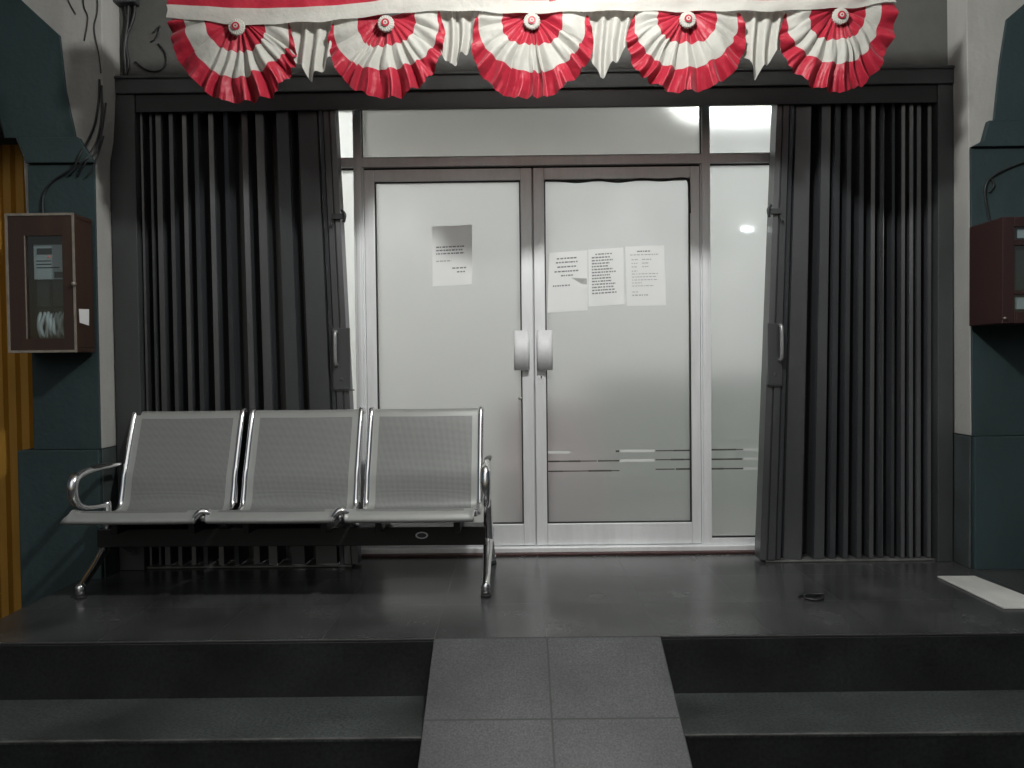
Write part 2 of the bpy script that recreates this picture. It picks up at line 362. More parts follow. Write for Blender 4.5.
# ------------------------------------------------------------------ folding gate frame, then both gates
fr = empty('gate_frame', (0.1, -0.3, 0), 'dark steel frame with head rail and two posts around the folding gates', 'frame')
MB().box(-2.055, -1.925, -0.325, -0.12, 0.0, 2.44).build('post', M['gate_dark'], fr, bevel=0.004)
MB().box(2.168, 2.248, -0.325, -0.12, 0.0, 2.44).build('post', M['gate_dark'], fr, bevel=0.004)
hr = MB().box(-2.046, 2.248, -0.335, -0.12, 2.442, 2.534)
hr.box(-2.046, 2.248, -0.345, -0.336, 2.515, 2.528)
hr.build('head_rail', M['gate_dark'], fr, bevel=0.004)
MB().box(-1.92, 2.165, -0.31, -0.13, 2.405, 2.440).build('top_track', M['steel_black'], fr, bevel=0.003)
MB().box(-1.92, 2.165, -0.318, -0.312, 2.352, 2.440).build('fascia', M['steel_black'], fr, bevel=0.002)

def gate(name, label, faces, post, lean, latch, handle, lockbox, sgn):
    cx = (faces[0][0] + post[1]) / 2
    root = empty(name, (cx, -0.25, 0), label, 'folding gate')
    ZT, ZB, ROWS = 2.402, 0.016, 8
    xs = [x for f in faces for x in f] + list(post)
    far = min(xs) if sgn > 0 else max(xs)
    near = max(xs) if sgn > 0 else min(xs)
    def lx(x, z):
        t = abs((x - far) / (near - far)); t = t * t
        return x + lean * t * (1.24 - z) / 1.2 * 0.5
    # one folded curtain: front strips joined by webs that run back to the rear folds
    poly = []
    YF, YB = -0.285, -0.155
    for a, b in faces:
        w = b - a; e = min(0.006, w * 0.15)
        jt = random.uniform(-0.006, 0.006)
        poly += [(a - e * 0.4, YB), (a + e * 0.3, YF + 0.012), (a + e, YF + jt), (b - e, YF + jt + random.uniform(-0.008, 0.008)), (b - e * 0.3, YF + 0.012), (b + e * 0.4, YB)]
    mb = MB(); n = len(poly)
    for r in range(ROWS + 1):
        z = ZB + (ZT - ZB) * r / ROWS
        for x, y in poly:
            mb.v.append((lx(x, z), y, z))
    for r in range(ROWS):
        for i in range(n - 1):
            mb.f.append((r * n + i, r * n + i + 1, (r + 1) * n + i + 1, (r + 1) * n + i)); mb.mi.append(0); mb.sm.append(False)
    mb.build('folded_curtain', M['gate'], root, solid=0.002, bevel=0.0)
    # leading post with grooves
    x0, x1 = post; w = x1 - x0
    prof = [(x0, -0.205), (x0, -0.298), (x0 + w * .2, -0.302), (x0 + w * .22, -0.290), (x0 + w * .27, -0.290), (x0 + w * .29, -0.304),
            (x0 + w * .62, -0.304), (x0 + w * .64, -0.292), (x0 + w * .70, -0.292), (x0 + w * .72, -0.302), (x1, -0.298), (x1, -0.205)]
    if sgn < 0: prof = [(x0 + x1 - x, y) for x, y in prof][::-1]
    pm = MB(); n = len(prof)
    for r in range(ROWS + 1):
        z = ZB + (ZT - ZB) * r / ROWS
        for x, y in prof: pm.v.append((lx(x, z), y, z))
    for r in range(ROWS):
        for i in range(n):
            j = (i + 1) % n
            pm.f.append((r * n + i, r * n + j, (r + 1) * n + j, (r + 1) * n + i)); pm.mi.append(0); pm.sm.append(False)
    pm.f.append(tuple(range(n - 1, -1, -1))); pm.f.append(tuple(ROWS * n + i for i in range(n))); pm.mi += [0, 0]; pm.sm += [False, False]
    po = pm.build('leading_post', M['gate'], root)
    # hasp near the top, pull handle and lock case
    hx, hz = latch
    h = MB().box(hx - 0.035, hx + 0.030, -0.322, -0.305, hz - 0.012, hz + 0.014)
    h.tube([(hx + 0.02 * sgn, -0.318, hz + 0.03), (hx + 0.038 * sgn, -0.335, hz + 0.005), (hx + 0.03 * sgn, -0.325, hz - 0.03)], 0.008, 8)
    h.tube([(hx - 0.03 * sgn, -0.312, hz - 0.02), (hx - 0.04 * sgn, -0.325, hz - 0.055)], 0.006, 8)
    h.build('hasp', M['gate_dark'], root)
    bx0, bx1, bz0, bz1 = lockbox
    lk = MB().box(bx0, bx1, -0.318, -0.3045, bz0, bz1)
    lk.disc_y((bx0 + bx1) / 2, -0.3205, bz0 + 0.05, 0.009, 0.004, 14)
    lk.box(bx0 + 0.01, bx1 + 0.018 * (1 if sgn > 0 else 0), -0.314, -0.306, bz0 - 0.008, bz0 - 0.001)
    lo = lk.build('lock_case', M['gate'], root, bevel=0.002)
    qx, z0, z1 = handle
    MB().tube([(qx, -0.318, z0 + 0.004), (qx, -0.345, z0 + 0.015), (qx, -0.350, (z0 + z1) / 2), (qx, -0.345, z1 - 0.015), (qx, -0.318, z1 - 0.004)], 0.0095, 10).build('handle', M['pull'], root)
    # guide rail on the floor
    a, b = (min(xs), max(xs))
    MB().box(a - 0.02, b + 0.01, -0.30, -0.19, 0.001, 0.011).build('floor_track', M['nosing'], root, bevel=0.003)
    return root
gate('folding_gate', 'charcoal steel folding gate pushed back behind the silver bench', 
     [(-1.915, -1.902), (-1.870, -1.855), (-1.839, -1.803), (-1.767, -1.741), (-1.700, -1.674), (-1.638, -1.607), (-1.560, -1.529),
      (-1.483, -1.451), (-1.389, -1.353), (-1.312, -1.260), (-1.198, -1.121), (-1.080, -0.965)],
     (-0.955, -0.868), 0.085, (-0.895, 1.81), (-0.915, 1.045, 1.225), (-0.935, -0.845, 0.925, 1.24), 1)
gate('folding_gate', 'charcoal steel folding gate pushed back beside the white board on the floor',
     [(1.420, 1.513), (1.564, 1.622), (1.641, 1.680), (1.708, 1.739), (1.775, 1.806), (1.837, 1.862), (1.888, 1.914), (1.950, 1.970),
      (1.996, 2.017), (2.037, 2.058), (2.078, 2.104), (2.135, 2.158)],
     (1.312, 1.408), -0.10, (1.338, 1.81), (1.362, 1.045, 1.232), (1.300, 1.375, 0.922, 1.24), -1)

# ------------------------------------------------------------------ glazed shopfront with double doors
sf = empty('shopfront', (0.1, 0, 0), 'aluminium framed frosted glass shopfront with double doors between the folding gates', 'shopfront')
f = MB()
XA, XB = -1.95, 2.18
f.box(XA, XB, -0.035, 0.035, 2.455, 2.4775)                                   # head
for x0, x1 in ((-0.868, -0.824), (1.033, 1.077)):
    f.box(x0, x1, -0.042, 0.036, 0.0385, 2.4545)                              # mullions
    f.box(x0 + 0.012, x1 - 0.012, -0.046, -0.0425, 0.0385, 2.4545)
for x0, x1 in ((XA, -0.8685), (-0.8235, 1.0325), (1.0775, XB)):
    f.box(x0, x1, -0.040, 0.034, 2.128, 2.178)                                # transom bar
f.box(-0.8235, -0.815, -0.03, 0.03, 0.0385, 2.1275); f.box(1.0245, 1.0325, -0.03, 0.03, 0.0385, 2.1275)
for x0, x1 in ((XA, -0.8685), (1.0775, XB)):
    f.box(x0, x1, -0.036, 0.03, 0.0385, 0.072)
f.box(XA, XA + 0.04, -0.034, 0.034, 0.073, 2.4545); f.box(XB - 0.04, XB, -0.034, 0.034, 0.073, 2.4545)
f.build('frame', M['alu'], sf, bevel=0.0025)
MB().box(XA, XB, -0.065, 0.05, 0.0005, 0.038).build('sill', M['alu'], sf, bevel=0.004)
MB().box(-0.9, 1.36, -0.105, -0.066, 0.0006, 0.013).build('threshold', M['threshold'], sf, bevel=0.003)
M['clear'] = D.materials.new('clear_glass'); M['clear'].use_nodes = True
_n = M['clear'].node_tree; _n.nodes.clear(); _o = _n.nodes.new('ShaderNodeOutputMaterial'); _t = _n.nodes.new('ShaderNodeBsdfTransparent'); _t.inputs[0].default_value = (.97, .98, .97, 1)
_n.links.new(_t.outputs[0], _o.inputs[0])
def pane_box(x0, x1, z0, z1):
    mb = MB().box(x0, x1, -0.004, 0.004, z0, z1, 1); mb.mi[2] = 0; return mb
def glazing(x0, x1, z0, z1, mat, nm):
    p = pane_box(x0, x1, z0, z1).build(nm, [mat, M['clear']], sf)
    g = MB(); e = 0.0075
    for a, b, c, d in ((x0, x1, z1 - e, z1), (x0, x1, z0, z0 + e), (x0, x0 + .004, z0 + e + .0002, z1 - e - .0002), (x1 - .004, x1, z0 + e + .0002, z1 - e - .0002)):
        g.box(a, b, -0.022, -0.0045, c, d)
    g.build('gasket', M['gasket'], p); return p
MB().box(-0.8145, 1.0240, -0.012, 0.031, 2.118, 2.1275).build('door_seal', M['gasket'], sf)
glazing(-0.8235, 1.0325, 2.1785, 2.4545, M['film_transom'], 'transom_pane')
glazing(XA + 0.041, -0.8685, 2.1785, 2.4545, M['film_clear'], 'transom_pane')
glazing(1.0775, XB - 0.041, 2.1785, 2.4545, M['film_side'], 'transom_pane')
glazing(XA + 0.041, -0.8685, 0.0725, 2.1275, M['film_clear'], 'side_pane')
rp = glazing(1.0775, XB - 0.041, 0.0725, 2.1275, M['film_side'], 'side_pane')
def stripes(parent, dark, pale):
    mb = MB()
    for x0, x1, z in dark:
        x = x0
        while x < x1 - 0.004:
            w = random.uniform(0.05, 0.14); e = min(x + w, x1); h = random.choice((0.006, 0.0075, 0.009))
            mb.box(x, e, -0.0052, -0.0042, z - h / 2, z + h / 2, 0)
            x = e + random.choice((0.0, 0.0, 0.006))
    for x0, x1, z in pale: mb.box(x0, x1, -0.0052, -0.0042, z - 0.0075, z + 0.0075, 1)
    mb.build('film_stripe', [M['film_stripe'], M['film_stripe_pale']], parent)
stripes(rp, [(1.085, 1.26, 0.558), (1.085, 1.26, 0.505), (1.085, 1.26, 0.452)], [(1.265, 1.36, 0.558), (1.265, 1.36, 0.505), (1.265, 1.36, 0.452)])

def door(x0, x1, label, px0, px1, handle_x, hs):
    d = MB()
    Z0, Z1 = 0.042, 2.116; P0, P1 = 0.160, 2.052
    d.box(x0, px0, -0.028, 0.022, Z0, Z1); d.box(px1, x1, -0.028, 0.022, Z0, Z1)
    d.box(px0 + .0005, px1 - .0005, -0.0275, 0.0215, P1, Z1); d.box(px0 + .0005, px1 - .0005, -0.0275, 0.0215, Z0, P0)
    o = d.build('door', M['alu'], sf, bevel=0.003)
    pane_box(px0 + 0.007, px1 - 0.007, P0 + 0.007, P1 - 0.007).build('pane', [M['film_leaf'], M['clear']], o)
    g = MB()
    g.box(px0 + .0003, px0 + 0.0068, -0.018, 0.010, P0 + .001, P1 - .001); g.box(px1 - 0.0068, px1 - .0003, -0.018, 0.010, P0 + .001, P1 - .001)
    g.box(px0 + 0.0072, px1 - 0.0072, -0.017, 0.009, P1 - 0.0065, P1 - .0007); g.box(px0 + 0.0072, px1 - 0.0072, -0.017, 0.009, P0 + .0007, P0 + 0.0065)
    g.build('gasket', M['gasket'], o)
    # curved pull plate standing off the stile on two lugs
    h = MB(); za, zb = 1.010, 1.228; w = 0.082; n = 12
    for z in (za, zb):
        for k in range(n + 1):
            t = k / n; x = handle_x - w / 2 + w * t
            h.v.append((x, -0.058 - 0.007 * (1 - abs(2 * t - 1) ** 4) , z))
    for k in range(n): h.f.append((k, k + 1, n + 2 + k, n + 1 + k)); h.mi.append(0); h.sm.append(True)
    ho = h.build('handle', M['alu_handle'], o, solid=0.005)
    for z in (za + 0.03, zb - 0.03): MB().tube([(handle_x + hs * 0.012, -0.027, z), (handle_x + hs * 0.012, -0.066, z)], 0.011, 10, sub=1).build('handle_lug', M['alu_handle'], o)
    return o
dl = door(-0.813, 0.104, 'left', -0.758, 0.042, 0.040, 1)
dr = door(0.112, 1.022, 'right', 0.172, 0.972, 0.166, -1)
stripes(dr, [(0.18, 0.575, 0.503), (0.18, 0.575, 0.448), (0.555, 0.575, 0.556), (0.775, 0.965, 0.556), (0.775, 0.965, 0.506), (0.775, 0.965, 0.453)],
        [(0.58, 0.77, 0.503), (0.58, 0.77, 0.556), (0.18, 0.30, 0.553)])
MB().box(0.096, 0.120, 0.0225, 0.030, 0.042, 2.1175).build('meeting_strip', M['alu'], dl)
lk = MB().disc_y(0.144, -0.034, 0.972, 0.013, 0.006, 18); lk.box(0.128, 0.160, -0.031, -0.0285, 0.935, 0.99)
lk.build('lock', M['alu_handle'], dr)
MB().tube([(0.146, -0.036, 0.978), (0.146, -0.036, 0.966)], 0.003, 6, sub=1).build('keyhole', M['gasket'], dr)
MB().tube([(0.028, -0.019, 0.858), (0.028, -0.032, 0.858)], [0.008, 0.011], 10, sub=1).build('door_stop', M['board'], dl)
MB().tube([(0.18, -0.022, 2.050), (0.28, -0.024, 2.043), (0.36, -0.026, 2.037), (0.47, -0.024, 2.047), (0.58, -0.027, 2.035), (0.70, -0.024, 2.048), (0.82, -0.026, 2.040),
           (0.93, -0.025, 2.050), (0.962, -0.025, 2.03), (0.966, -0.025, 1.95), (0.970, -0.024, 1.86)], 0.0065, 6).build('loose_seal', M['gasket'], dr)

# ------------------------------------------------------------------ notices taped to the doors
def notice(label, corners, lines, curl, patch=None, mat='paper'):
    """corners tl tr br bl in x,z; lines: (u0,u1,v,h,ink)"""
    (ax, az), (bx, bz), (cx, cz), (dx, dz) = corners
    def P(u, v, y): 
        x = (ax * (1 - u) + bx * u) * (1 - v) + (dx * (1 - u) + cx * u) * v
        z = (az * (1 - u) + bz * u) * (1 - v) + (dz * (1 - u) + cz * u) * v
        return (x, y, z)
    def yy(u, v):
        y = -0.0065 - 0.0015 * (1 + math.sin(u * 5 + v * 3))
        for (cu, cv, rad, amt) in curl:
            d = math.hypot(u - cu, (v - cv) * 1.4)
            if d < rad: y -= amt * (1 - d / rad) ** 2
        return y
    n = 18; mb = MB()
    for i in range(n + 1):
        for j in range(n + 1): mb.v.append(P(j / n, i / n, yy(j / n, i / n)))
    for i in range(n):
        for j in range(n):
            mb.f.append((i * (n + 1) + j, (i + 1) * (n + 1) + j, (i + 1) * (n + 1) + j + 1, i * (n + 1) + j + 1)); mb.mi.append(0); mb.sm.append(True)
    loc = (ax, -0.0065, (az + dz) / 2)
    o = mb.build('notice', M[mat], loc=loc)
    tag(o, label, 'notice', 'paper notices taped to the doors')
    tx = MB()
    for u0, u1, v, h, ink in lines:
        u = u0
        while u < u1:
            w = random.uniform(0.03, 0.085); e = min(u + w, u1)
            vs = [P(a, b, yy(a, b) - 0.0012) for a, b in ((u, v + h), (e, v + h), (e, v), (u, v))]
            tx.add(vs, [(0, 1, 2, 3)], ink); u = e + random.uniform(0.012, 0.028)
    to = tx.build('lettering', [M['ink'], M['ink_pale']], o)
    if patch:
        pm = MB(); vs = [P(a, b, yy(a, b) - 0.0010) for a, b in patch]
        pm.add(vs, [tuple(range(len(vs)))[::-1]]); pm.build('shadow_wedge', M['paper_shade'], o)  # grey sheet painted as a shadow wedge across the paper
    return o
notice('lone paper notice on the left door, sparsely printed',
       [(-0.447, 1.806), (-0.225, 1.814), (-0.229, 1.487), (-0.447, 1.478)],
       [(.1, .8, .34, .022, 0), (.1, .76, .395, .022, 0), (.1, .8, .45, .022, 0), (.1, .48, .575, .018, 1), (.5, .85, .70, .022, 0), (.62, .82, .765, .022, 0)],
       [(1, 1, .35, .02), (0, 1, .3, .01), (1, 0, .5, .012)])
notice('lowest and leftmost of three notices on the right door, with a painted grey shadow wedge',
       [(0.198, 1.655), (0.409, 1.668), (0.406, 1.337), (0.184, 1.325)],
       [(.2, .72, .10, .022, 0), (.18, .74, .165, .022, 0), (.22, .7, .24, .022, 0), (.15, .76, .315, .022, 0), (.32, .62, .385, .022, 0), (.12, .55, .55, .022, 0)],
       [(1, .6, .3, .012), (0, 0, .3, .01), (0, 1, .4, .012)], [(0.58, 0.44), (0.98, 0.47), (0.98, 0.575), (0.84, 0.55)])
notice('middle one of three notices on the right door, densely printed',
       [(0.412, 1.671), (0.606, 1.681), (0.609, 1.368), (0.412, 1.357)],
       [(.2, .68, .085, .02, 0)] + [(.1, random.uniform(.55, .86), .14 + .052 * k, .022, 0) for k in range(13)],
       [(1, 1, .3, .012), (0, 1, .3, .008)])
notice('rightmost of three notices on the right door, clean with pale print',
       [(0.616, 1.685), (0.830, 1.690), (0.839, 1.360), (0.622, 1.357)],
       [(.3, .66, .08, .02, 0), (.12, .85, .14, .014, 1), (.15, .32, .22, .014, 1), (.42, .66, .22, .014, 1), (.15, .3, .28, .014, 1), (.42, .6, .28, .014, 1), (.15, .3, .34, .014, 1), (.42, .58, .34, .014, 1),
        (.15, .3, .41, .014, 1), (.15, .82, .46, .012, 1), (.15, .8, .51, .012, 1), (.15, .82, .56, .012, 1), (.15, .4, .61, .012, 1), (.15, .7, .66, .012, 1), (.15, .3, .76, .012, 1), (.15, .55, .81, .02, 1)],
       [(1, 1, .3, .01), (0, 1, .25, .006)])

# ------------------------------------------------------------------ waiting bench
ROT = math.radians(-1.2)
BO = Vector((-0.134, -0.60, 0))
def rb(x, y, z):
    """bench plan: x to the right along the bench, turned a little about its right end"""
    dx, dy = x - BO.x, y - BO.y
    return (BO.x + dx * math.cos(ROT) - dy * math.sin(ROT), BO.y + dx * math.sin(ROT) + dy * math.cos(ROT), z)
bench = empty('waiting_bench', (-1.08, -0.6, 0), 'silver three seat waiting bench of perforated steel with chrome arms and black beam', 'bench')
PROF = [(-.965, .360), (-.976, .366), (-.977, .377), (-.966, .392), (-.938, .409), (-.90, .405), (-.80, .374), (-.70, .350), (-.62, .338), (-.575, .338), (-.54, .348), (-.515, .375),
        (-.497, .435), (-.480, .505), (-.450, .575), (-.415, .665), (-.385, .745), (-.362, .800), (-.350, .815), (-.335, .820), (-.322, .812), (-.316, .795)]
def smooth_prof(pr, sub=3):
    out = []
    P = [Vector((0, a, b)) for a, b in pr]
    for i in range(len(P) - 1):
        p0, p1, p2, p3 = P[max(i - 1, 0)], P[i], P[i + 1], P[min(i + 2, len(P) - 1)]
        for k in range(sub):
            t = k / sub
            q = 0.5 * ((2 * p1) + (p2 - p0) * t + (2 * p0 - 5 * p1 + 4 * p2 - p3) * t * t + (3 * p1 - p0 - 3 * p2 + p3) * t ** 3)
            out.append((q.y, q.z))
    out.append(pr[-1]); return out
SP = smooth_prof(PROF)
ln = [0]
for i in range(1, len(SP)): ln.append(ln[-1] + math.hypot(SP[i][0] - SP[i - 1][0], SP[i][1] - SP[i - 1][1]))
TOT = ln[-1]
i_break = min(range(len(SP)), key=lambda i: abs(SP[i][1] - .505) + (10 if i < 30 else 0))
for k in range(3):
    x0 = -1.968 + k * 0.6125; x1 = x0 + 0.566
    cols = [0, .006, .025, .046, .12, .2, .283, .366, .446, .52, .541, .56, .566]
    mb = MB(); mb.uv = []
    for i, (y, z) in enumerate(SP):
        for c in cols:
            edge = 0.006 * (1 if c in (0, .566) else 0)
            fl = 0.006 * math.sin(PI * c / .566)          # slight dish
            mb.v.append(rb(x0 + c + (-0.036 * max(0, 1 - ln[i] / TOT / .045) if (k == 0 and c == 0) else 0), y, z + edge - fl * (1 if 0.1 < ln[i] / TOT < .55 else 0.3))); mb.uv.append((c, ln[i]))
    n = len(cols)
    for i in range(len(SP) - 1):
        for j in range(n - 1):
            mid = (ln[i] + ln[i + 1]) / 2; cx = (cols[j] + cols[j + 1]) / 2
            perf = 0.046 < cx < 0.52 and 0.07 < mid < TOT - 0.085 and not (abs(mid - ln[i_break]) < 0.006)
            mb.f.append((i * n + j, i * n + j + 1, (i + 1) * n + j + 1, (i + 1) * n + j)); mb.mi.append(1 if perf else 0); mb.sm.append(True)
    seat = mb.build('seat', [M['steel'], M['perf']], bench, solid=0.004)
    for xs_ in (x0 + 0.003, x1 - 0.003):
        pts = [rb(xs_, y + 0.004, z + 0.003) for y, z in [(-.940, .376), (-.93, .396), (-.85, .380), (-.70, .345), (-.60, .334), (-.53, .356), (-.497, .435), (-.480, .505), (-.450, .575), (-.385, .745), (-.356, .808), (-.336, .816), (-.322, .800)]]
        MB().tube(pts, 0.0150, 10, sub=4).build('edge_tube', M['chrome'], seat)
        bk = MB().tube([rb(xs_, -.505, .36), rb(xs_, -.485, .42), rb(xs_, -.470, .505)], [0.022, 0.019, 0.016], 10, sub=3)
        bk.build('bracket', M['chrome'], seat)
    # clamp under the front corner where two seats meet
for xc in (-1.968 + 0.6125 - 0.023, -1.968 + 2 * 0.6125 - 0.023):
    c = MB().tube([rb(xc - 0.045, -.940, .358), rb(xc - 0.028, -.962, .380), rb(xc, -.958, .410), rb(xc + 0.03, -.952, .400), rb(xc + 0.055, -.94, .366)], [.010, .014, .016, .013, .008], 8)
    c.tube([rb(xc - 0.008, -.93, .375), rb(xc - 0.005, -.80, .34), rb(xc, -.62, .28)], 0.013, 8)
    c.build('seat_clamp', M['chrome'], bench)
bm_ = MB()
a = [rb(-2.01, -.66, 0), rb(-.146, -.66, 0), rb(-.146, -.565, 0), rb(-2.01, -.565, 0)]
bm_.prism_xy([(p[0], p[1]) for p in a], 0.188, 0.276)
for k in range(3):
    for q in (0.10, 0.46):
        xx = -1.968 + k * 0.6125 + q
        p = [rb(xx, -.80, 0), rb(xx + .03, -.80, 0), rb(xx + .03, -.50, 0), rb(xx, -.50, 0)]
        bm_.prism_xy([(v[0], v[1]) for v in p], 0.277, 0.330)
beam = bm_.build('beam', M['beam'], bench, bevel=0.004)
st = MB().disc_y(-0.449, -0.6585, 0.238, 0.030, 0.002, 24, ez=0.55); st.disc_y(-0.449, -0.6598, 0.238, 0.022, 0.001, 24, mi=1, ez=0.5)
st.build('sticker', [M['meter_grey'], M['meter_dark']], beam)
for xe, oz in ((-1.985, 0.0), (-0.136, 0.02)):
    l = MB()
    l.tube([rb(xe, -.52, .235), rb(xe, -.60, .205), rb(xe, -.70, .135), rb(xe, -.80, .075), rb(xe, -.845, .052)], [.026, .024, .021, .019, .019], 12, flat=.8)
    l.tube([rb(xe, -.60, .225), rb(xe, -.50, .190), rb(xe, -.38, .105), rb(xe, -.27, .048)], [.026, .023, .020, .018], 12, flat=.8)
    l.tube([rb(xe, -.60, .19), rb(xe, -.605, .30), rb(xe, -.61, .40)], [.026, .022, .018], 12)
    lo = l.build('leg', M['chrome'], bench)
    for yy_, zz in ((-.853, .066), (-.262, .058)):
        MB().tube([rb(xe, yy_, .012), rb(xe, yy_, zz - .012), rb(xe, yy_, zz)], [.021, .021, .012], 12, sub=1).build('foot_cap', M['chrome'], lo)
        MB().tube([rb(xe, yy_, 0.0), rb(xe, yy_, .0125)], [.024, .022], 12, sub=1).build('foot_pad', M['rubber'], lo)
    s = -1 if xe < -1 else 1
    ax = xe + s * 0.006
    ar = MB().tube([rb(xe, -.61, .385), rb(ax, -.70, .390), rb(ax, -.80, .405), rb(ax, -.862, .440), rb(ax, -.885, .495), rb(ax, -.868, .545 + oz), rb(ax, -.80, .566 + oz), rb(ax, -.68, .570 + oz), rb(ax, -.55, .568 + oz), rb(ax, -.462, .566 + oz)],
              [.012, .012, .015, .019, .023, .023, .019, .014, .012, .011], 12)
    ar.build('armrest', M['chrome'], bench)
    MB().tube([rb(ax, -.80, .570 + oz), rb(ax, -.68, .578 + oz), rb(ax, -.55, .574 + oz)], [.012, .017, .012], 10, flat=0.7).build('arm_pad', M['beam'], bench)

# ------------------------------------------------------------------ red and white bunting
YB_ = -0.95
def interp(tab, x):
    if x <= tab[0][0]: return tab[0][1]
    for (a, za), (b, zb) in zip(tab, tab[1:]):
        if x <= b:
            t = (x - a) / (b - a); t = t * t * (3 - 2 * t)
            return za + (zb - za) * t
    return tab[-1][1]
KX = 3.48 / 3.88                      # drawn up for y=-0.55, hung at y=-0.95
def kx(x): return x * KX
def kz(z): return 1.04 + (z - 1.04) * KX
LINE = [(kx(x), kz(z)) for x, z in [(-1.63, 2.768), (-1.254, 2.743), (-1.013, 2.745), (-.34, 2.794), (.116, 2.765), (.452, 2.785), (.844, 2.766), (1.194, 2.752), (1.577, 2.757), (1.816, 2.792)]]
LOW = [(kx(x), kz(z)) for x, z in [(-1.63, 2.729), (-1.254, 2.691), (-1.014, 2.698), (-.34, 2.747), (.115, 2.727), (.451, 2.737), (.844, 2.728), (1.194, 2.724), (1.577, 2.734), (1.816, 2.759)]]
bt = empty('bunting', (0.1, YB_, 2.7), 'red and white satin bunting with five pleated fans hung above the doors', 'bunting')
def strip(name, top, bot, mat, y0, rows, amp):
    mb = MB(); n = 240
    for j in range(rows + 1):
        for i in range(n + 1):
            x = kx(-1.632) + (kx(1.822) - kx(-1.632)) * i / n
            zt, zb = top(x), bot(x)
            t = j / rows
            y = y0 + amp * (math.sin(x * 17 + 1.3 * t) * 0.5 + math.sin(x * 41 + 2 * t + 1) * 0.3 + math.sin(x * 7.3 + 4 * t) * 0.5)
            mb.v.append((x + 0.004 * math.sin(t * 5 + x * 9), y, zt + (zb - zt) * t + 0.0025 * math.sin(x * 33) * t))
    for j in range(rows):
        for i in range(n):
            a = j * (n + 1) + i
            mb.f.append((a, a + n + 1, a + n + 2, a + 1)); mb.mi.append(0); mb.sm.append(True)
    return mb.build(name, mat, bt)
strip('red_band', lambda x: 2.735, lambda x: interp(LINE, x) - 0.004, M['cloth_red'], YB_ - 0.030, 12, 0.008)
strip('white_band', lambda x: interp(LINE, x) + 0.002, lambda x: interp(LOW, x) - 0.020, M['cloth_white'], YB_ - 0.042, 6, 0.005)

